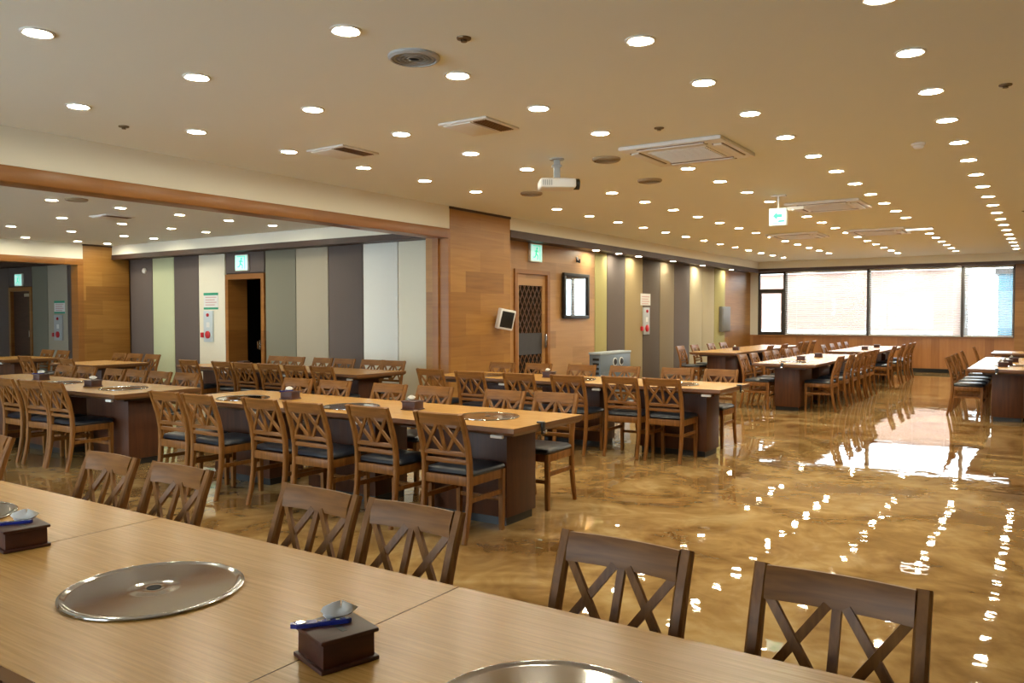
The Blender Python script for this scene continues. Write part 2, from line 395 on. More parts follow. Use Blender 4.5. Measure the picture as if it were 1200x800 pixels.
# back wall of the side bays, striped; door openings
DX0, DX1 = -13.44, -12.30
EX0, EX1 = -22.1, -20.95
wb = B()
wb.box(-7.3, DX1, YB+.03, YB+.17, 0, H).box(DX0, DX1, YB+.03, YB+.17, 2.28, H).box(EX1, DX0, YB+.03, YB+.17, 0, H).box(EX0, EX1, YB+.03, YB+.17, 2.2, H).box(XL, EX0, YB+.03, YB+.17, 0, H)
struct('wall_back', wb, M['darktrim'], 'striped back wall of the side bays')
def panel(x0, x1, k, z0=.09, z1=2.69):
    struct('wall_back_panel', B().box(x0+.008, x1-.008, YB-.012, YB+.03, z0, z1, 0, .008), M['f_'+k], 'tall %s fabric wall panel' % k)
s_ = YB/8.95
pe = [-7.16, -7.96*s_, -8.66*s_, -9.40*s_, -10.14*s_, DX1+.02]
for i, k in enumerate(['cream', 'white', 'brown', 'beige', 'olive']): panel(pe[i+1], pe[i], k)
panel(DX0, DX1, 'brown', 2.30)
pf = [DX0-.02, -12.67*s_, -13.4*s_, -14.07*s_, -14.8*s_]
for i, k in enumerate(['cream', 'brown', 'green', 'brown']): panel(pf[i+1], pf[i], k)
for a, b_, k in ((-17.9, -17.0, 'brown'), (-18.7, -17.9, 'brown'), (-19.3, -18.7, 'brown'), (-20.2, -19.3, 'beige'), (EX1, -20.2, 'olive'), (-22.9, EX0, 'brown'), (-23.7, -22.9, 'cream')): panel(a, b_, k)
panel(EX0, EX1, 'brown', 2.22)
struct('baseboard_back', B().box(-13.46+1.16, XW, YB-.02, YB+.03, 0, .09).box(X2, DX0, YB-.02, YB+.03, 0, .09), M['darktrim'])
struct('trim_14', B().box(X2, XH-.24, 9.72, 9.75, 2.775, H), M['fascia'], 'cream fascia above the striped back wall')
struct('trim_15', B().box(X2, XH-.24, 9.708, 9.755, 2.68, 2.775), M['darktrim'], 'dark brown trim band above the striped back wall')
struct('trim_16', B().box(X2, XH-.24, 9.755, YB, 2.69, 2.72), M['darktrim'], 'dark brown soffit above the striped back wall')
struct('trim_17', B().box(XL, X2-.24, 9.72, 9.75, 2.69, H), M['darktrim'], 'dark brown fascia in the farthest bay')

# doorway to the dark room behind the side bay
struct('wall_store', B().box(-14.2, -14.1, YB+.17, 13, 0, H).box(-11.3, -11.2, YB+.17, 13, 0, H).box(-14.2, -11.2, 13, 13.1, 0, H).box(-14.2, -11.2, YB+.17, 13.1, H, H+.1).box(-14.2, -11.2, YB+.2, 13.1, -.1, 0), M['dark'], 'dark room behind the open doorway')  # near-black colour stands in for the shade of an unlit room
fr = B().box(DX0, DX0+.09, YB-.03, YB+.42, 0, 2.28).box(DX1-.09, DX1, YB-.03, YB+.18, 0, 2.28).box(DX0+.09, DX1-.09, YB-.03, YB+.18, 2.18, 2.28)
d1 = struct('door_1', fr, M['trimwood_x'], 'orange wood door frame around the dark open doorway')
lh = B().box(DX1-.14, DX1-.115, YB-.035, YB-.028, .84, 1.02, 0, .003).bar((DX1-.127, YB-.03, .93), (DX1-.127, YB-.08, .93), .016, .016, (0, 0, 1)).bar((DX1-.127, YB-.08, .86), (DX1-.127, YB-.08, 1.0), .016, .016)
struct('door_handle', lh, M['chrome'], parent=d1)

# door in the farthest bay
fr = B().box(EX0, EX0+.1, YB-.03, YB+.15, 0, 2.2).box(EX1-.1, EX1, YB-.03, YB+.15, 0, 2.2).box(EX0+.1, EX1-.1, YB-.03, YB+.15, 2.1, 2.2)
d2 = struct('door_2', fr, M['trimwood_x'], 'wooden door frame in the farthest bay')
struct('door_leaf', B().box(EX0+.1, EX1-.1, YB+.05, YB+.09, .01, 2.1), M['darktrim'], parent=d2)
struct('door_handle', B().box(EX1-.2, EX1-.17, YB-.01, YB+.05, .95, 1.12, 0, .006), M['chrome'], parent=d2)
struct('door_closer', B().box(EX1-.42, EX1-.16, YB, YB+.05, 1.96, 2.04, 0, .006), M['chrome'], parent=d2)

# hall door with diamond lattice glass
Y0, Y1, ZD = 11.0, 12.1, 2.24
fr = B().box(XW-.12, XW+.03, Y0, Y0+.08, 0, ZD).box(XW-.12, XW+.03, Y1-.08, Y1, 0, ZD).box(XW-.12, XW+.03, Y0+.08, Y1-.08, ZD-.07, ZD)
d3 = struct('door_3', fr, M['trimwood'], 'amber wood frame of the lattice glass door')
a, b_ = Y0+.08, Y1-.08
lfb = B().box(XW-.06, XW-.02, a, a+.1, .01, ZD-.07).box(XW-.06, XW-.02, b_-.1, b_, .01, ZD-.07).box(XW-.06, XW-.02, a+.1, b_-.1, 1.98, ZD-.07).box(XW-.06, XW-.02, a+.1, b_-.1, .01, .22)
struct('door_leaf', lfb, M['veneer_light'], parent=d3)
struct('door_pane', B().box(XW-.052, XW-.044, a+.1, b_-.1, .22, 1.98), plain('dark_smoked_glass', (.02, .016, .014), .08), parent=d3)
lat = B(); ga, gb, g0, g1 = a+.1, b_-.1, .22, 1.98
st = .13
def clip_bar(y0, z0, y1, z1):
    # clip the segment to the pane
    t0, t1 = 0.0, 1.0; dy, dz = y1-y0, z1-z0
    for p, q in ((-dy, y0-ga), (dy, gb-y0), (-dz, z0-g0), (dz, g1-z0)):
        if abs(p) < 1e-9:
            if q < 0: return
        else:
            r = q/p
            if p < 0: t0 = max(t0, r)
            else: t1 = min(t1, r)
    if t1-t0 < .01: return
    lat.bar((XW-.036, y0+dy*t0, z0+dz*t0), (XW-.036, y0+dy*t1, z0+dz*t1), .012, .012, (1, 0, 0))
k = -14
while k < 32:
    zz = g0+k*st*1.55
    clip_bar(ga, zz, gb, zz+(gb-ga)*1.55); clip_bar(ga, zz, gb, zz-(gb-ga)*1.55); k += 1
struct('door_lattice', lat, M['edge'], parent=d3)
struct('door_band', B().box(XW-.043, XW-.028, ga, gb, .82, 1.18), plain('dark_frosted_band', (.045, .042, .045), .5), parent=d3)
struct('door_handle', B().box(XW-.02, XW+.035, b_-.06, b_-.035, .92, 1.16, 0, .006), M['chrome'], parent=d3)
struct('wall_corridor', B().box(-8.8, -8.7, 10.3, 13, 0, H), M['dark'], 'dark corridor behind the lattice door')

# ------------------------------------------------------------------ ceiling fittings
def make_downlight():
    t = thing('downlight', '', 'ceiling light')
    B().lathe([(.084, 0), (.086, -.006), (.074, -.010), (.065, -.006), (.065, 0)], 28).build('trim_ring', M['white'], t)
    B().lathe([(.065, -.002), (.061, -.006), (.0, -.008)], 24).build('diffuser', M['lamp'], t)
    return t
DL = Proto(make_downlight)
ROWS = {'A': (-.70, 4.185, 'nearest the aisle windows wall'), 'B': (-1.893, 4.104, ''), 'C': (-3.112, 3.10, ''), 'D': (-4.49, 2.216, ''), 'E': (-5.812, 3.14, '')}
ROWN = dict(A='hall row farthest from the wooden pier', B='hall row next to the outermost one', C='middle hall row', D='second hall row from the wooden pier', E='hall row closest to the wooden pier')
SKIP = {('B', 11), ('C', 4), ('E', 6)}
for k, (x, y0, _) in ROWS.items():
    n = 0
    for j in range(20):
        y = y0+.9594*j
        if y > 21.6: break
        if (k, j) in SKIP: continue
        n += 1
        DL.put((x, y, H), 0, 'round recessed downlight, %s from the camera in the %s' % (ORD[n], ROWN[k]), 'downlights in the hall ceiling')
BAY = [(-10.75, [5.44, 6.37, 7.28, 8.14, 9.0], 'first'), (-12.55, [6.5, 7.46, 8.34, 9.02], 'second'), (-14.42, [6.63, 7.63, 8.6, 9.2], 'third'), (-16.2, [7.7, 8.69, 9.3], 'fourth')]
for x, ys, w in BAY:
    for i, y in enumerate(ys):
        DL.put((x, y, H), 0, 'round recessed downlight, %s from the camera in the %s side-bay row past the beam' % (ORD[i+1], w), 'downlights in the side bay ceiling')
for i, y in enumerate((13.45, 14.4, 15.3, 17.1, 18.95, 21.06)):
    DL.put((-7.08, y, 2.69), 0, 'small downlight in the dark soffit, %s from the mirror along the striped wall' % ORD[i+1], 'downlights in the soffits')
for i, x in enumerate((-5.72, -4.40, -3.2, -1.98)):
    DL.put((x, 23.05, 2.715), 0, 'small downlight in the window soffit, %s from the striped wall corner' % ORD[i+1], 'downlights in the soffits')

# round ceiling speakers / diffusers
def make_round(name, r, m, drop=.02):
    def f():
        t = thing(name, '', 'ceiling vent')
        B().lathe([(r, 0), (r, -drop*.5), (r*.9, -drop*.9), (r*.84, -drop*.85), (r*.84, -drop*.6)], 36).build('rim', m, t)
        g = B().lathe([(r*.84, -drop*.6), (0, -drop*.6)], 36)
        for q in (.25, .42, .58, .74): g.lathe([(r*q-.006, -drop*.6), (r*q-.006, -drop*.68), (r*q+.006, -drop*.68), (r*q+.006, -drop*.6)], 36)
        g.build('grille', m, t)
        return t
    return f
Proto(make_round('ceiling_speaker', .15, M['lightgrey'], .025)).put((-3.1, 3.63, H), 0, 'round grey ceiling speaker nearest the camera')
rv = Proto(make_round('round_vent', .135, M['tanvent'] if 'tanvent' in M else plain('tan_painted_vent', (.38, .30, .19), .6), .03))
rv.put((-3.57, 6.98, H), 0, 'round tan ceiling vent beside the projector and the cassette unit')
rv.put((-3.73, 8.34, H), 0, 'round dark ceiling vent just beyond the cassette air conditioner')
rv.put((-5.32, 8.41, H), 0, 'round dark ceiling vent behind the projector toward the wooden pier')
rv.put((-10.41, 5.58, H), 0, 'round ceiling vent in the side bay, beyond the long beam')
def make_hatch():
    t = thing('square_vent', '', 'ceiling vent')
    B().box(-.23, .23, -.23, .23, -.016, 0, 0, .004).build('frame', M['white'], t)
    g = B()
    for i in range(6): g.box(.08+i*.022, .088+i*.022, -.19, .19, -.022, -.015)
    g.build('slots', M['edge'], t)
    B().box(-.2, .06, -.2, .2, -.024, -.014, 0, .003).build('panel', M['white'], t)
    return t
hv = Proto(make_hatch)
hv.put((-3.79, 5.22, H), math.radians(0), 'square white ceiling vent panel near the projector')
hv.put((-5.41, 5.34, H), math.radians(0), 'square white ceiling vent panel above the bulkhead beam')
hv.put((-11.79, 6.85, H), 0, 'square white ceiling vent panel in the side bay')
def make_sprinkler():
    t = thing('sprinkler', '', 'sprinkler')
    B().lathe([(.04, 0), (.038, -.008), (.018, -.012), (.018, -.0)], 20).build('escutcheon', plain('bronze', (.16, .11, .06), .4, metal=.6) if 'bronze' not in D.materials else D.materials['bronze'], t)
    B().lathe([(.01, 0), (.01, -.018), (.017, -.019), (.017, -.022), (0, -.022)], 16).build('deflector', D.materials['bronze'], t)
    return t
sp = Proto(make_sprinkler)
for (x, y), l in (((-2.67, 3.54), 'small bronze ceiling sprinkler just beyond the grey ceiling speaker'), ((-6.13, 3.67), 'small bronze ceiling sprinkler above the bulkhead, nearest the camera'),
                  ((-2.64, 6.08), 'small bronze ceiling sprinkler on the camera side of the cassette unit'), ((-.28, 6.21), 'small bronze ceiling sprinkler beyond the outermost downlight row'), ((-.36, 13.84), 'tiny bronze ceiling sprinkler farthest off, beside the outermost downlight row')):
    sp.put((x, y, H), 0, l, 'ceiling sprinklers')
t = thing('smoke_detector', 'small white domed smoke detector on the ceiling', 'smoke detector', (-1.0, 7.9, H))
B().lathe([(.06, 0), (.058, -.015), (.05, -.02)], 28).build('base', M['white'], t)
B().lathe([(.045, -.018), (.04, -.035), (.024, -.046), (0, -.05)], 28).build('dome', M['white'], t)

def make_cassette():
    t = thing('cassette_air_conditioner', '', 'air conditioner')
    R = .47
    B().box(-R, R, -R, R, -.035, 0, 0, .01).build('fascia_panel', M['white'], t)
    for q in range(4):
        v = B(); v.box(-.30, .30, .345, .42, -.048, -.033, 0, .004)
        o = v.build('vane', M['white'], t); o.rotation_euler.z = q*PI/2
        v = B(); v.box(-.31, .31, .335, .347, -.040, -.034).box(-.31, .31, .418, .43, -.040, -.034)
        o = v.build('slot', M['edge'], t); o.rotation_euler.z = q*PI/2
    g = B().box(-.27, .27, -.27, .27, -.044, -.033, 0, .004)
    for i in range(12): g.box(-.25, .25, -.24+i*.042, -.226+i*.042, -.05, -.043)
    g.build('intake_grille', M['white'], t)
    return t
ca = Proto(make_cassette)
ca.put((-2.78, 7.05, H), 0, 'big square white cassette air conditioner nearest the camera')
for x, y, l in ((-2.55, 11.55, 'square cassette air conditioner behind the hanging exit sign'), (-2.60, 15.62, 'square cassette air conditioner near the lit ceiling panel, farther into the hall'), (-3.98, 15.56, 'square cassette air conditioner far in the hall, toward the striped wall')):
    ca.put((x, y, H), 0, l)
t = thing('ceiling_panel_light', 'long narrow lit ceiling panel among the far downlights', 'ceiling light', (-2.13, 15.5, H))
B().box(-.42, .42, -.10, .10, -.02, 0, 0, .004).build('housing', M['white'], t)
B().box(-.40, .40, -.08, .08, -.026, -.018).build('diffuser', M['tubelight'], t)

# projector
t = thing('projector', 'white projector hanging from the ceiling on a short mount', 'projector', (-3.97, 6.73, H), math.radians(38))
B().lathe([(.07, 0), (.07, -.012), (.03, -.014)], 24).build('ceiling_plate', M['lightgrey'], t)
B().box(-.03, .03, -.025, .025, -.20, -.01, 0, .005).box(-.045, .045, -.04, .04, -.08, -.06, 0, .004).build('mount_pole', M['lightgrey'], t)
B().box(-.17, .17, -.13, .13, -.29, -.20, 0, .018).build('body', M['white'], t)
v = B()
for i in range(5): v.box(-.15+i*.02, -.14+i*.02, -.134, -.128, -.27, -.22)
v.build('vent_grille', M['lightgrey'], t)
l = B().lathe([(.052, .0), (.052, .05), (.042, .055), (.04, .03), (0, .03)], 28, .16, -.03, -.245, axis='x').build('lens', M['black'], t)
B().box(.166, .173, .03, .11, -.27, -.225).build('front_grille', M['black'], t)

# hanging exit sign and wall exit signs
def arrow_poly(s=1.0, flip=1):
    return [(flip*x*s, z*s) for x, z in ((-.5, 0), (-.05, .42), (-.05, .16), (.45, .16), (.45, -.16), (-.05, -.16), (-.05, -.42))]
t = thing('exit_sign', 'green arrow exit sign hanging from the ceiling in the hall', 'exit sign', (-2.87, 10.3, 2.70))
B().box(-.11, .11, -.025, .025, -.11, .11, 0, .008).build('housing', M['white'], t)
B().box(-.10, .10, -.029, -.023, -.10, .10).build('face', M['sign_face'], t)
pic = B().prism([(x*.12, z*.12+.012) for x, z in arrow_poly()], -.032, -.0285, 'y')
pic.prism([(.0, -.065), (.085, -.065), (.085, -.045), (.015, -.045)], -.032, -.0285, 'y').prism([(-.07, -.082), (.085, -.082), (.085, -.074), (-.07, -.074)], -.032, -.0285, 'y')
pic.build('arrow', M['sign_green'], t)
B().box(-.012, .012, -.01, .01, .10, H-2.70, 0).build('stem', M['white'], t)
B().box(-.09, .09, -.04, .04, H-2.72, H-2.70, 0, .004).build('ceiling_plate', M['white'], t)
B().box(.11, .31, -.02, .02, .075, .115, 0, .008).build('side_arm', M['white'], t)

def wall_exit(loc, rz, label):
    t = thing('exit_sign', label, 'exit sign', loc, rz)
    B().box(-.19, .19, -.05, 0, -.155, .155, 0, .008).build('housing', M['white'], t)
    B().box(-.17, .17, -.054, -.048, -.135, .135).build('face', M['sign_face_dim'], t)
    p = B()   # a figure stepping through a doorway
    p.lathe([(.022, 0), (.022, .003), (0, .003)], 16, .01, -.0535, .075, axis='y')
    for q0, q1, w in (((.0, .05), (-.02, -.02), .035), ((-.02, -.02), (.04, -.05), .022), ((.04, -.05), (.035, -.11), .02), ((-.02, -.02), (-.05, -.07), .022), ((-.05, -.07), (-.1, -.08), .018), ((0, .045), (.05, .01), .016), ((0, .045), (-.06, .02), .016)):
        p.bar((q0[0], -.0555, q0[1]), (q1[0], -.0555, q1[1]), w, .003, (0, 1, 0))
    p.box(.1, .115, -.057, -.054, -.12, .12).box(-.115, .115, -.057, -.054, .112, .125)
    p.build('pictogram', M['sign_green'], t)
    return t
wall_exit((XW, 11.62, 2.53), PI/2, 'pale green exit sign on the wood wall above the lattice door')
wall_exit((-12.9, YB-.012, 2.49), 0, 'pale green exit sign above the dark open doorway')
wall_exit((-21.52, YB-.012, 2.38), 0, 'small exit sign above the door in the farthest bay')

# notices and fire alarm panels
def notice(loc, rz, label, w=.46, h=.33, head=True):
    t = thing('notice_sheet', label, 'notice', loc, rz)
    B().box(-w/2, w/2, -.008, 0, -h/2, h/2).build('paper', M['sheet'], t)
    if head: B().box(-w/2, w/2, -.0095, -.0075, h/2-.05, h/2).box(-w/2, w/2, -.0095, -.0075, -h/2, -h/2+.04).build('green_border', M['green'], t)
    g = B()
    for i in range(4): g.box(-w*.38, w*(.38-.12*(i % 2)), -.0092, -.0078, h*.2-i*.05, h*.2+.018-i*.05)
    g.build('printed_lines', M['pink'], t)
def alarm(loc, rz, label, w=.28, h=.62, flip=1):
    t = thing('fire_alarm_panel', label, 'fire alarm', loc, rz)
    B().box(-w/2, w/2, -.04, 0, -h/2, h/2, 0, .006).build('casing', M['lightgrey'] if flip < 0 else plain('pale_blue_enamel', (.55, .62, .66), .4), t)
    B().lathe([(.035, 0), (.033, .02), (.02, .03), (0, .033)], 20, 0, -.04, h*.36, axis='y').build('indicator_lamp', M['red'], t)
    B().lathe([(.075, 0), (.075, .02), (.05, .035), (0, .04)], 24, 0, -.04, -h*.27, axis='y').build('alarm_bell', M['red'], t)
    B().box(-w/2-.10, -w/2-.02, -.05, 0, -h*.36, -h*.2, 0, .01).build('pull_station', M['red'], t)
    B().box(-.05, .05, -.043, -.039, -.02, .08).build('label_plate', M['sheet'], t)
notice((-13.9, YB-.010, 1.77), 0, 'white notice with green borders beside the dark doorway')
alarm((-13.96, YB-.010, 1.27), 0, 'pale fire alarm panel with red bell beside the dark doorway')
notice((-19.65, YB-.010, 1.69), 0, 'white notice with green borders on the wall of the farthest bay', .48, .3)
alarm((-19.68, YB-.010, 1.2), 0, 'grey fire alarm panel with red bell in the farthest bay', .36, .6, -1)
notice((XW+.010, 16.1, 1.82), PI/2, 'white notice sheet on the striped wall of the hall', .5, .25, False)
alarm((XW+.010, 16.1, 1.36), PI/2, 'narrow white fire alarm panel on the striped wall of the hall', .3, .58, -1)
t = thing('wall_cabinet', 'shallow grey cabinet on the striped wall near the windows', 'cabinet', (XW+.012, 21.05, 1.38), PI/2)
B().box(-.33, .33, -.09, 0, -.33, .33, 0, .008).build('body', M['midgrey'], t)
B().box(-.29, .29, -.1, -.088, -.29, .29, 0, .004).build('door', M['midgrey'], t)
t = thing('wall_hook', 'small dark hook on the wood wall above the mirror', 'hook', (XW, 13.1, 2.5), PI/2)
B().box(-.03, .03, -.015, 0, -.05, .05, 0, .004).build('plate', M['black'], t)
B().bar((0, -.012, -.02), (0, -.07, -.05), .03, .03, (1, 0, 0)).bar((0, -.06, -.055), (0, -.065, .01), .02, .02, (1, 0, 0)).build('prong', M['black'], t)
t = thing('wall_clock_camera', 'tiny white wall fitting high on the grey stripe by the far pier', 'wall fitting', (-16.15, YB-.012, 2.44))
B().lathe([(.06, 0), (.055, .03), (.03, .05), (0, .055)], 20, axis='y').build('body', M['sheet'], t)
t.name = 'wall_sounder'

# framed mirror and wall speaker
t = thing('wall_mirror', 'black framed mirror on the wood wall beside the lattice door', 'mirror', (XW+.022, 13.0, 1.83), PI/2+math.radians(1.3))
w, h = .49, .41
B().box(-w, w, -.05, 0, h-.06, h, 0, .006).box(-w, w, -.05, 0, -h, -h+.06, 0, .006).box(-w, -w+.07, -.05, 0, -h+.06, h-.06, 0, .006).box(w-.07, w, -.05, 0, -h+.06, h-.06, 0, .006).build('frame', M['black'], t)
B().box(-w+.07, w-.07, -.02, -.01, -h+.06, h-.06).build('mirror_glass', M['mirror'], t)
t = thing('wall_speaker', 'small white framed speaker with dark grille tilted on the wooden pier', 'speaker', (XH, 9.98, 1.42), PI/2)
B().box(-.06, .06, -.1, 0, -.06, .06, 0, .006).build('bracket', M['black'], t)
o = B().box(-.13, .13, -.05, .05, -.15, .15, 0, .012).build('body', M['white'], t); o.location = (-.06, -.15, 0); o.rotation_euler = (math.radians(8), math.radians(9), math.radians(-24))
o2 = B().box(-.105, .105, -.058, -.048, -.12, .12, 0, .004)
for i in range(7): o2.box(-.092+i*.03, -.086+i*.03, -.062, -.057, -.11, .11)
o2 = o2.build('grille', M['black'], o)

# grey-blue metal cabinet against the striped wall
t = thing('steel_cabinet', 'grey-blue metal cabinet with two round dials by the striped wall', 'cabinet', (-6.53, 12.95, 0), PI/2)
B().box(-.59, .59, -.11, .11, .06, .80, 0, .01).build('body', M['steelblue'], t)
B().box(-.60, .60, -.12, .12, .80, .84, 0, .008).build('top', plain('pale_steel_top', (.40, .46, .50), .4), t)
for q in (-.05, .20):
    dl = B().lathe([(.075, 0), (.075, .01), (.062, .012)], 28, q, -.11, .66, axis='y').build('dial', M['white'], t)
    B().lathe([(.06, .012), (.05, .022), (0, .022)], 28, q, -.11, .66, axis='y').build('dial_face', M['black'], dl)
B().box(-.55, -.0, -.117, -.11, .1, .5).box(.03, .55, -.117, -.11, .1, .5).build('door', M['steelblue'], t)
s = B()
for i in range(5): s.box(-.595, -.588, -.08, .04, .38+i*.08, .42+i*.08)
s.build('side_vent', M['black'], t)
for sx in (-.52, .52):
    for sy in (-.07, .07): B().lathe([(.03, 0), (.03, .06)], 16, sx, sy, 0).build('foot', M['black'], t)

# ------------------------------------------------------------------ chairs
def make_chair():
    t = thing('dining_chair', '', 'chair')
    c = M['chair']
    prof = [(-.262, 0), (-.232, .12), (-.208, .26), (-.198, .40), (-.203, .52), (-.226, .64), (-.262, .75), (-.300, .845)]
    sz = [(.030, .032), (.033, .036), (.035, .040), (.036, .044), (.036, .040), (.036, .036), (.035, .032), (.034, .028)]
    for sx in (-1, 1):
        B().sweep([(sx*.185, y, z) for y, z in prof], sz).build('rear_leg', c, t)
        B().bar((sx*.180, .182, 0), (sx*.180, .182, .425), .029, .029, (0, 1, 0), 0, .037, .037).build('front_leg', c, t)
        B().bar((sx*.182, -.19, .27), (sx*.182, .175, .27), .018, .030, (0, 0, 1)).build('side_stretcher', c, t)
    def yb(z):
        for (y0, z0), (y1, z1) in zip(prof, prof[1:]):
            if z0 <= z <= z1: return y0+(y1-y0)*(z-z0)/(z1-z0)
        return prof[-1][0]
    # crest rail, bowed and rounded over
    cr = B(); n = 8; vs = []; fs = []
    sec = [(0, 0), (-.006, .040), (-.020, .070), (-.024, .078), (-.032, .078), (-.040, .070), (-.026, .030), (-.022, 0)]
    for i in range(n+1):
        u = -1+2*i/n; x = u*.169; bow = -.016*(1-u*u)
        for dy, dz in sec: vs.append((x, yb(.768)+.011+dy+bow, .768+dz))
    m_ = len(sec)
    for i in range(n):
        for j in range(m_): fs.append((i*m_+j, i*m_+(j+1) % m_, (i+1)*m_+(j+1) % m_, (i+1)*m_+j))
    fs += [tuple(reversed(range(m_))), tuple(range(n*m_, n*m_+m_))]
    cr.add(vs, fs, 0, True); cr.build('crest_rail', M['chair_h'], t)
    for z in (.52, .572): B().box(-.17, .17, yb(z)-.010, yb(z)+.010, z-.015, z+.015, 0, .003).build('back_rail', M['chair_h'], t)
    zl, zh = .585, .775
    lat = B()
    for s in (-1, 1):
        lat.bar((s*.160, yb(zl), zl), (s*.022, yb(zh)-.008, zh), .023, .013)
        lat.bar((s*.022, yb(zl)-.001, zl), (s*.160, yb(zh)-.001, zh), .023, .013)
    lat.build('crossed_slats', c, t)
    B().bar((0, yb(zl), zl), (0, yb(zh)-.012, zh), .022, .015).build('centre_slat', c, t)
    f = B()
    f.box(-.168, .168, .165, .192, .365, .425, 0, .003).box(-.168, .168, -.212, -.188, .365, .425, 0, .003).box(-.194, -.170, -.19, .165, .365, .425, 0, .003).box(.170, .194, -.19, .165, .365, .425, 0, .003)
    f.build('seat_frame', c, t)
    # cushion: soft, slightly domed
    s = B(); n = 6; vs = []; fs = []
    for k, (z, ins) in enumerate(((.425, .004), (.44, -.006), (.455, -.002), (.466, .012), (.474, .045), (.479, .11))):
        x = .196-ins; y0 = -.186+ins; y1 = .206-ins; r = .03
        ring = []
        for cx, cy, a0 in ((x-r, y1-r, 0), (-x+r, y1-r, 90), (-x+r, y0+r, 180), (x-r, y0+r, 270)):
            for q in range(4):
                a = math.radians(a0+q*30); ring.append((cx+r*math.cos(a), cy+r*math.sin(a), z))
        vs += ring
    for k in range(5):
        for j in range(16): fs.append((k*16+j, k*16+(j+1) % 16, (k+1)*16+(j+1) % 16, (k+1)*16+j))
    fs += [tuple(reversed(range(16))), tuple(range(80, 96))]
    s.add(vs, fs, 0, True); s.build('seat_cushion', M['vinyl'], t)
    B().box(-.166, .166, .172, .190, .20, .228, 0, .003).build('front_stretcher', c, t)
    return t
CH = Proto(make_chair)
def chair_crest(x, y, face, label, group, jit=True, turn=0):
    """place a chair by where its top rail stands; face: N away from the camera, S to it, E / W"""
    rz = {'N': 0, 'S': PI, 'E': -PI/2, 'W': PI/2}[face]
    d = {'N': (0, 1), 'S': (0, -1), 'E': (1, 0), 'W': (-1, 0)}[face]
    j = random.uniform(-.03, .03) if jit is True else jit
    j += math.radians(turn)
    CH.put((x+d[0]*.285, y+d[1]*.285, 0), rz+j, label, group)

WD = 'honey wood chair, %s'
# front row, facing the camera across the front table
for i, x in enumerate((-.42, -.99, -1.745, -2.20, -3.02, -3.54, -4.66)):
    chair_crest(x, 2.03, 'S', WD % ('%s from the aisle at the front table' % ORD[i+1]), 'chairs at the front table', random.uniform(-.03, .03))
# second row, hall part (three tables)
for i, (x, y) in enumerate(zip((-3.31, -3.95, -4.53, -5.0, -5.70, -6.15), (4.1, 4.12, 4.05, 4.05, 4.0, 4.0))):
    chair_crest(x, y, 'N', WD % ('%s from the aisle on the camera side of the second table row' % ORD[i+1]), 'near-side chairs of the second table row', True, 1)
for i, (x, y) in enumerate(zip((-3.34, -3.82, -4.55, -5.06, -5.76, -6.29), (5.67, 5.62, 5.59, 5.57, 5.57, 5.57))):
    chair_crest(x, y, 'S', WD % ('%s from the aisle on the far side of the second table row' % ORD[i+1]), 'far-side chairs of the second table row', True, 1)
# second row continued past the gap
for i, (x, y) in enumerate(zip((-7.90, -8.34, -8.83), (3.97, 3.97, 3.97))):
    chair_crest(x, y, 'N', WD % ('%s past the gap on the camera side of the second table row' % ORD[i+1]), 'near-side chairs past the gap', True, 1)
for i, (x, y) in enumerate(zip((-7.9, -8.40, -8.83, -9.28, -9.9, -10.38), (5.42, 5.42, 5.4, 5.4, 5.4, 5.4))):
    chair_crest(x, y, 'S', WD % ('%s past the gap on the far side of the second table row' % ORD[i+1]), 'far-side chairs past the gap', True, 1)
# third row in front of the lattice door
for i, (x, y) in enumerate(zip((-3.24, -3.71, -4.27, -4.84, -5.47, -6.11), (7.55, 7.55, 7.44, 7.38, 7.33, 7.42))):
    chair_crest(x, y, 'N', WD % ('%s from the aisle on the camera side of the third table row' % ORD[i+1]), 'near-side chairs of the third table row', True, 1)
for i, (x, y) in enumerate(zip((-3.20, -3.72, -4.40, -4.99, -5.61, -6.15), (9.18, 9.15, 9.14, 9.1, 9.05, 9.0))):
    chair_crest(x, y, 'S', WD % ('%s from the aisle on the far side of the third table row' % ORD[i+1]), 'far-side chairs of the third table row', True, 1)
# side bay row in front of the striped wall
for i, x in enumerate((-7.58, -8.07, -8.58, -9.1, -9.55, -10.3)):
    chair_crest(x, 7.08, 'N', WD % ('%s from the pier on the near side of the side-bay table row' % ORD[i+1]), 'near-side chairs in the side bay', True, 1)
for i, x in enumerate((-7.66, -8.07, -8.62, -9.08, -9.68, -10.1)):
    chair_crest(x, 8.52, 'S', WD % ('%s from the pier on the striped-wall side of the side-bay row' % ORD[i+1]), 'far-side chairs in the side bay', True, 1)
# deeper in the side bay
for i, x in enumerate((-12.27, -12.77, -13.22)):
    chair_crest(x, 7.78, 'S', WD % ('%s from the dark doorway behind the table by the far pier' % ORD[i+1]), 'chairs deep in the side bay')
for i, x in enumerate((-12.2, -13.42)):
    chair_crest(x, 6.34, 'N', WD % ('%s from the dark doorway, near side of the lone side-bay table' % ORD[i+1]), 'chairs deep in the side bay')
for i, x in enumerate((-15.1, -15.65)):
    chair_crest(x, 7.8, 'S', WD % ('%s from the far pier behind the farthest table' % ORD[i+1]), 'chairs deep in the side bay')
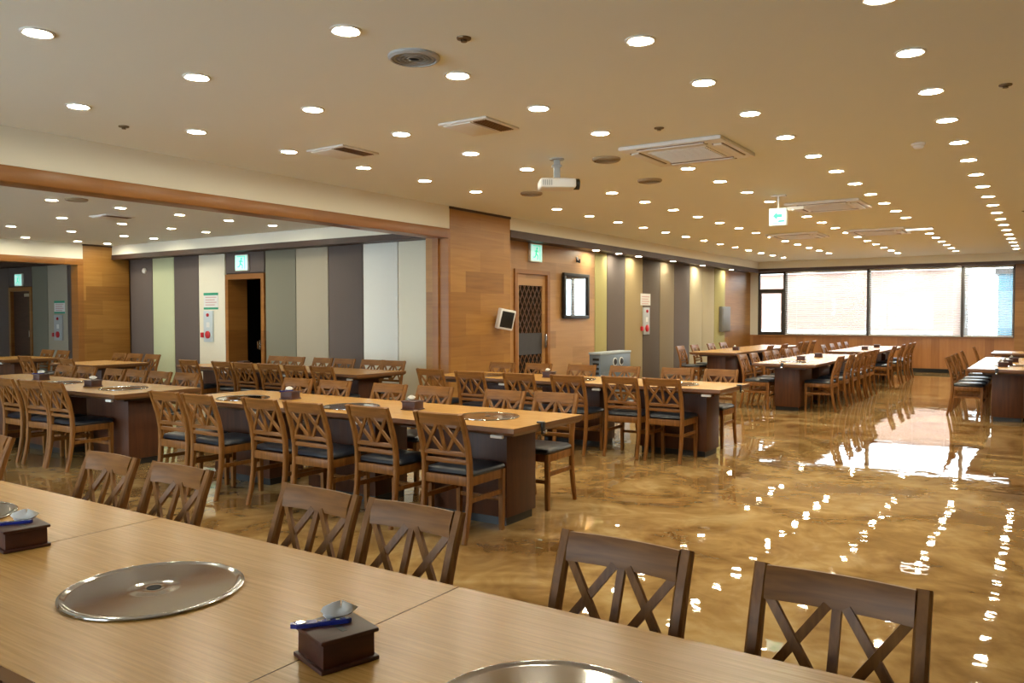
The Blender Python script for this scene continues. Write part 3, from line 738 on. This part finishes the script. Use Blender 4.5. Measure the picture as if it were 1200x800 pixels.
# rows running toward the windows
for i, y in enumerate((12.95, 13.55, 14.3, 14.8, 15.6, 16.15)):
    chair_crest(-4.16, y, 'E', WD % ('%s from the camera on the striped-wall side of the central window-bound tables' % ORD[i+1]), 'chairs at the central window-bound tables')
for i, y in enumerate((13.15, 14.0, 14.65, 15.2, 15.75, 16.2)):
    chair_crest(-2.70, y, 'W', WD % ('%s from the camera on the aisle side of the central window-bound tables' % ORD[i+1]), 'chairs at the central window-bound tables')
for i, y in enumerate((18.2, 19.0, 19.75, 20.5)):
    chair_crest(-4.10, y, 'E', WD % ('%s from the camera on the striped-wall side of the window table' % ORD[i+1]), 'chairs at the table nearest the windows')
for i, y in enumerate((18.1, 19.3, 20.2, 20.9)):
    chair_crest(-2.68, y, 'W', WD % ('%s from the camera on the aisle side of the window table' % ORD[i+1]), 'chairs at the table nearest the windows')
for i, y in enumerate((15.9, 16.7, 17.7, 18.5)):
    chair_crest(-6.41, y, 'E', WD % ('%s from the camera between the striped wall and its table' % ORD[i+1]), 'chairs at the striped-wall tables')
for i, y in enumerate((17.2, 18.3, 19.6, 20.2, 20.9)):
    chair_crest(-4.93, y, 'W', WD % ('%s from the camera on the hall side of the striped-wall tables' % ORD[i+1]), 'chairs at the striped-wall tables')
for i, y in enumerate((13.75, 14.45, 15.1, 16.1)):
    chair_crest(-1.30, y, 'E', WD % ('%s from the camera at the table beside the wood wall aisle' % ORD[i+1]), 'chairs at the outer window-bound tables')
chair_crest(-1.28, 18.4, 'E', WD % 'at the last table before the wood wall by the windows', 'chairs at the outer window-bound tables')

# ------------------------------------------------------------------ grill tables
TH = .735
def make_table(L, W, along='x'):
    def f():
        t = thing('grill_table', '', 'table')
        a, b_ = L/2-.0015, W/2
        top = B()
        def P(x, y, z): return (x, y, z) if along == 'x' else (-y, x, z)
        rings = [(0, 0, TH), (0, 0, TH-.032), (.012, .03, TH-.052)]
        vs = [P(sx*(a-i), sy*(b_-j), z) for i, j, z in rings for sx, sy in ((-1, -1), (1, -1), (1, 1), (-1, 1))]
        top.add(vs, [(0, 1, 2, 3)], 0)
        for r in range(2):
            for k in range(4): top.add([], [], 0); top.f.append((r*4+k, r*4+(k+1) % 4, (r+1)*4+(k+1) % 4, (r+1)*4+k)); top.mi.append(1); top.sm.append(False)
        top.f.append((11, 10, 9, 8)); top.mi.append(1); top.sm.append(False)
        top.build('tabletop', [M['top'] if along == 'x' else M['top_y'], M['edge']], t)
        def bx(bb, x0, x1, y0, y1, z0, z1, c=0):
            p, q = P(x0, y0, 0), P(x1, y1, 0)
            return bb.box(min(p[0], q[0]), max(p[0], q[0]), min(p[1], q[1]), max(p[1], q[1]), z0, z1, 0, c)
        bx(B(), -a+.24, a-.24, -.19, .19, .06, TH-.052, .006).build('pedestal', M['pedestal'], t)
        bx(B(), -a+.26, a-.26, -.17, .17, 0, .06).build('plinth', M['black'], t)
        bx(B(), -a+.12, a-.12, -.30, .30, TH-.085, TH-.052).build('under_frame', M['darktrim'], t)
        for sy, sx in ((-1, 1), (1, -1)):
            lv = B(); bx(lv, sx*(a-.16)-.05, sx*(a-.16)+.05, sy*(b_-.04)-.012, sy*(b_-.04)+.012, TH-.078, TH-.055, .006)
            lv.build('gas_lever', M['white'], t)
        return t
    return f
def cover_mesh():
    t = thing('grill_cover', '', 'grill cover')
    B().lathe([(.228, 0), (.232, .003), (.2315, .006), (.227, .0085), (.221, .0075), (.217, .0052), (.211, .0046), (.208, .0046), (.070, .0046), (.062, .0047), (.048, .0060), (.034, .0066), (.022, .0062), (.014, .0058)], 64).lathe([(.228, 0), (.1, .0005), (.014, .0005)], 64).build('plate', M['metal'], t)
    B().lathe([(.0185, .0055), (.0185, .0072), (.002, .0072)], 24).build('finger_hole', M['dark'], t)
    return t
COV = Proto(cover_mesh)
def end_hook(x, y, rz, label):
    t = thing('table_clip', label, 'clip', (x, y, 0), rz)
    B().box(-.035, .01, -.02, .02, TH, TH+.012, 0, .003).box(.001, .014, -.02, .02, TH-.075, TH+.008, 0, .003).build('clamp', M['black'], t)
    B().lathe([(.014, 0), (.014, .02), (0, .022)], 16, .014, 0, TH-.055, axis='x').build('tip', M['chrome'], t)

tF = Proto(make_table(1.37, .93)); tX = Proto(make_table(1.24, .93)); tY = Proto(make_table(1.25, .95, 'y'))
YFT = 1.27
for i, xc in enumerate((.725, -.645, -2.015, -3.385)):
    if i == 0: continue
    tF.put((xc, YFT, 0), 0, ('oak grill table of the front row, the closest one to the aisle', '', '')[0] if i == 1 else ('middle oak grill table of the front row, with a full steel cover', 'oak grill table at the far end of the front row')[i-2], 'front row tables')
COV.put((-.76, 1.255, TH), .4, 'round steel grill cover cut off by the bottom edge of the photo')
COV.put((-2.0, 1.262, TH), 1.9, 'round steel grill cover on the middle front table, fully visible')
COV.put((-3.37, 1.30, TH), .8, 'round steel grill cover behind the tissue box, at the frame edge')
for i, (xc, n) in enumerate(((-3.52, 'aisle end'), (-4.76, 'middle'), (-6.0, 'gap end'))):
    tX.put((xc, 4.835, 0), 0, 'oak grill table at the %s of the second row' % n, 'second row tables')
for xc, y, l in ((-3.42, 4.78, 'at the aisle end of the second row'), (-4.72, 4.70, 'in the middle of the second row'), (-6.02, 4.66, 'at the gap end of the second row')):
    COV.put((xc, y+.03, TH), xc, 'steel grill cover '+l)
end_hook(-2.8985, 4.72, 0, 'black clip on the aisle end edge of the second row table')
for i, xc in enumerate((-7.9, -9.14, -10.38)):
    tX.put((xc, 4.69, 0), 0, 'oak grill table of the second row, %s past the gap' % ORD[i+1], 'second row tables')
COV.put((-7.86, 4.66, TH), .3, 'steel grill cover on the first second-row table past the gap')
COV.put((-9.1, 4.66, TH), .9, 'steel grill cover on the next second-row table past the gap')
for i, xc in enumerate((-3.34, -4.58, -5.82)):
    tX.put((xc, 8.26, 0), 0, 'oak grill table of the third row, %s from the aisle' % ORD[i+1], 'third row tables')
end_hook(-2.7185, 8.4, 0, 'black clip on the aisle end edge of the third row table')
COV.put((-3.34, 8.2, TH), .3, 'steel grill cover on the third-row table nearest the aisle')
COV.put((-4.58, 8.2, TH), .3, 'steel grill cover on the second third-row table from the aisle')
COV.put((-5.82, 8.2, TH), .3, 'steel grill cover on the third-row table nearest the wooden pier')
for i, xc in enumerate((-7.83, -9.07, -10.31)):
    tX.put((xc, 7.785, 0), 0, 'oak grill table in the side bay, %s from the wooden pier' % ORD[i+1], 'side bay tables')
tX.put((-12.55, 7.05, 0), 0, 'oak grill table standing alone deep in the side bay', 'side bay tables')
tX.put((-15.35, 7.08, 0), 0, 'oak grill table farthest into the side bay', 'side bay tables')
XC = -3.41
for i, y in enumerate((13.175, 14.425, 15.675)):
    tY.put((XC, y, 0), 0, 'pale-topped grill table, %s from the camera in the central window-bound row' % ORD[i+1], 'central window-bound tables')
for i, y in enumerate((18.2, 19.45, 20.7)):
    tY.put((-3.39, y, 0), 0, 'grill table in the central row closest to the windows, %s from the camera' % ORD[i+1], 'tables nearest the windows')
for i, y in enumerate((16.3, 17.55, 18.8, 20.05)):
    tY.put((-5.65, y, 0), 0, 'dark grill table along the striped wall, %s from the camera' % ORD[i+1], 'striped-wall tables')
for i, y in enumerate((13.45, 14.7, 15.95)):
    tY.put((-.50, y, 0), 0, 'pale-topped grill table in the outer row beyond the aisle, %s from the camera' % ORD[i+1], 'outer window-bound tables')
tY.put((-.52, 19.0, 0), 0, 'grill table beyond the aisle nearest the wood wall', 'outer window-bound tables')
COV.put((XC, 13.15, TH), .2, 'steel grill cover on the first central window-bound table')
COV.put((-.5, 13.9, TH), .2, 'steel grill cover on the outer table beyond the aisle')
end_hook(-3.42, 12.5485, -PI/2, 'black clip on the end edge of the central window-bound table')
end_hook(-.62, 12.8235, -PI/2, 'black clip on the end edge of the outer table beyond the aisle')

# ------------------------------------------------------------------ tissue boxes, tissues, openers
def make_box():
    t = thing('tissue_box', '', 'tissue box')
    B().box(-.060, .060, -.060, .060, .008, .062, 0, .002).build('body', M['boxwood'], t)
    B().box(-.068, .068, -.068, .068,   .060, .070, 0, .004).build('lid', M['boxwood'], t)
    B().box(-.068, .068, -.068, .068, 0, .010, 0, .003).build('base_moulding', M['boxwood'], t)
    B().box(-.04, .04, -.006, .006, .0695, .0705).build('slot', M['black'], t)
    return t
TB = Proto(make_box)
def make_tissue():
    b = B(); vs = []; fs = []
    rnd = random.Random(3); n = 14
    for k, (r, z) in enumerate(((.012, 0), (.026, .012), (.034, .022), (.026, .034), (.012, .043), (.002, .046))):
        for j in range(n):
            a = 2*PI*j/n; rr = r*(1+.35*math.sin(3*a+k)+rnd.uniform(-.12, .12))
            vs.append((.8*(rr*math.cos(a)*1.25+.004*k), .8*rr*math.sin(a)*.6, .72*z+(.008*math.sin(2*a+1) if k > 1 else 0)))
    for k in range(5):
        for j in range(n): fs.append((k*n+j, k*n+(j+1) % n, (k+1)*n+(j+1) % n, (k+1)*n+j))
    b.add(vs, fs, 0, True)
    o = b.build('tissue', M['tissue']); tag(o, '', 'tissue'); return o
TS = Proto(make_tissue)
def make_opener():
    t = thing('bottle_opener', '', 'bottle opener')
    b = B(); pts = [(.9*u_, v_*.95) for u_, v_ in [(-.075, -.006), (-.06, -.012), (-.035, -.012), (-.01, -.008), (.06, -.007), (.068, 0), (.06, .007), (-.01, .008), (-.035, .012), (-.06, .012), (-.075, .006)]]
    b.prism(pts, 0, .009); b.build('handle', M['opener'], t)
    B().lathe([(.010, .0085), (.010, .0105), (.006, .0105)], 24, -.045, 0, 0).build('ring', M['chrome'], t)
    B().lathe([(.0065, .0095), (0, .0095)], 20, -.045, 0, 0).build('finger_hole', M['black'], t)
    g = B()
    for i in range(4): g.box(-.012+i*.02, -.004+i*.02, -.004, .004, .0088, .0098)
    g.build('inlay', M['chrome'], t)
    return t
OP = Proto(make_opener)
BOXES = [(-1.273, 1.225, math.radians(-17), 'on the front table across the seam', True, True), (-2.74, 1.27, math.radians(-9), 'at the frame edge on the front table', True, True),
         (-4.18, 4.86, .1, 'on the second row near the aisle', True, False), (-5.62, 4.88, .2, 'on the second row near the gap', True, True),
         (-8.36, 4.62, .1, 'on the first second-row table past the gap', True, False), (-9.75, 4.78, .1, 'farthest along the second row past the gap', True, True)]
FAR = [(-3.44, 13.75, 'nearest on the central window-bound tables', False), (-3.44, 14.95, 'second on the central window-bound tables', False), (-3.36, 18.75, 'nearest on the table by the windows', False), (-3.36, 20.2, 'second on the table by the windows', False),
       (-.58, 13.55, 'nearest on the outer tables beyond the aisle', True), (-.55, 14.2, 'second on the outer tables beyond the aisle', True), (-.5, 15.0, 'third on the outer tables beyond the aisle', True), (-5.6, 17.0, 'on the tables along the striped wall', True),
       (-5.0, 8.3, 'on the third row in front of the lattice door', True), (-10.0, 7.8, 'on the side-bay table row', False)]
for x, y, a, l, ti, op in BOXES+[(x, y, .1, l, ti, False) for x, y, l, ti in FAR]:
    TB.put((x, y, TH), a, 'dark red wooden tissue box '+l, 'tissue boxes')
    ca_, sa_ = math.cos(a), math.sin(a)
    def off(dx, dy): return (x+dx*ca_-dy*sa_, y+dx*sa_+dy*ca_, TH+.0705)
    if ti: TS.put(off(-.034, .012), a+math.radians(66), 'white tissue in the box '+l, 'tissues in the boxes')
    if op: OP.put(off(-.020, -.021), a+math.radians(66), 'blue bottle opener lying on the tissue box '+l, 'bottle openers on the boxes')

# ------------------------------------------------------------------ sky, camera, view
w = D.worlds.new('sky'); SC.world = w; w.use_nodes = True
bg = w.node_tree.nodes['Background']
bg.inputs['Color'].default_value = (.84, .92, 1.0, 1); bg.inputs['Strength'].default_value = 12.0

cam = D.cameras.new('camera'); co = D.objects.new('camera', cam); COL.objects.link(co)
cam.sensor_width = 36; cam.lens = 950/1200*36; cam.clip_end = 200
co.location = (0, 0, 1.47)
co.rotation_euler = (PI/2-.0315, .001, .588)
SC.camera = co
SC.view_settings.view_transform = 'Standard'; SC.view_settings.look = 'None'
SC.view_settings.exposure = -.17; SC.view_settings.gamma = 1; SC.view_settings.use_curve_mapping = False
SC.cycles.use_denoising = True
SC.cycles.max_bounces = 8; SC.cycles.diffuse_bounces = 5; SC.cycles.glossy_bounces = 4; SC.cycles.transparent_max_bounces = 8
SC.cycles.sample_clamp_indirect = 12
SC.cycles.caustics_reflective = False
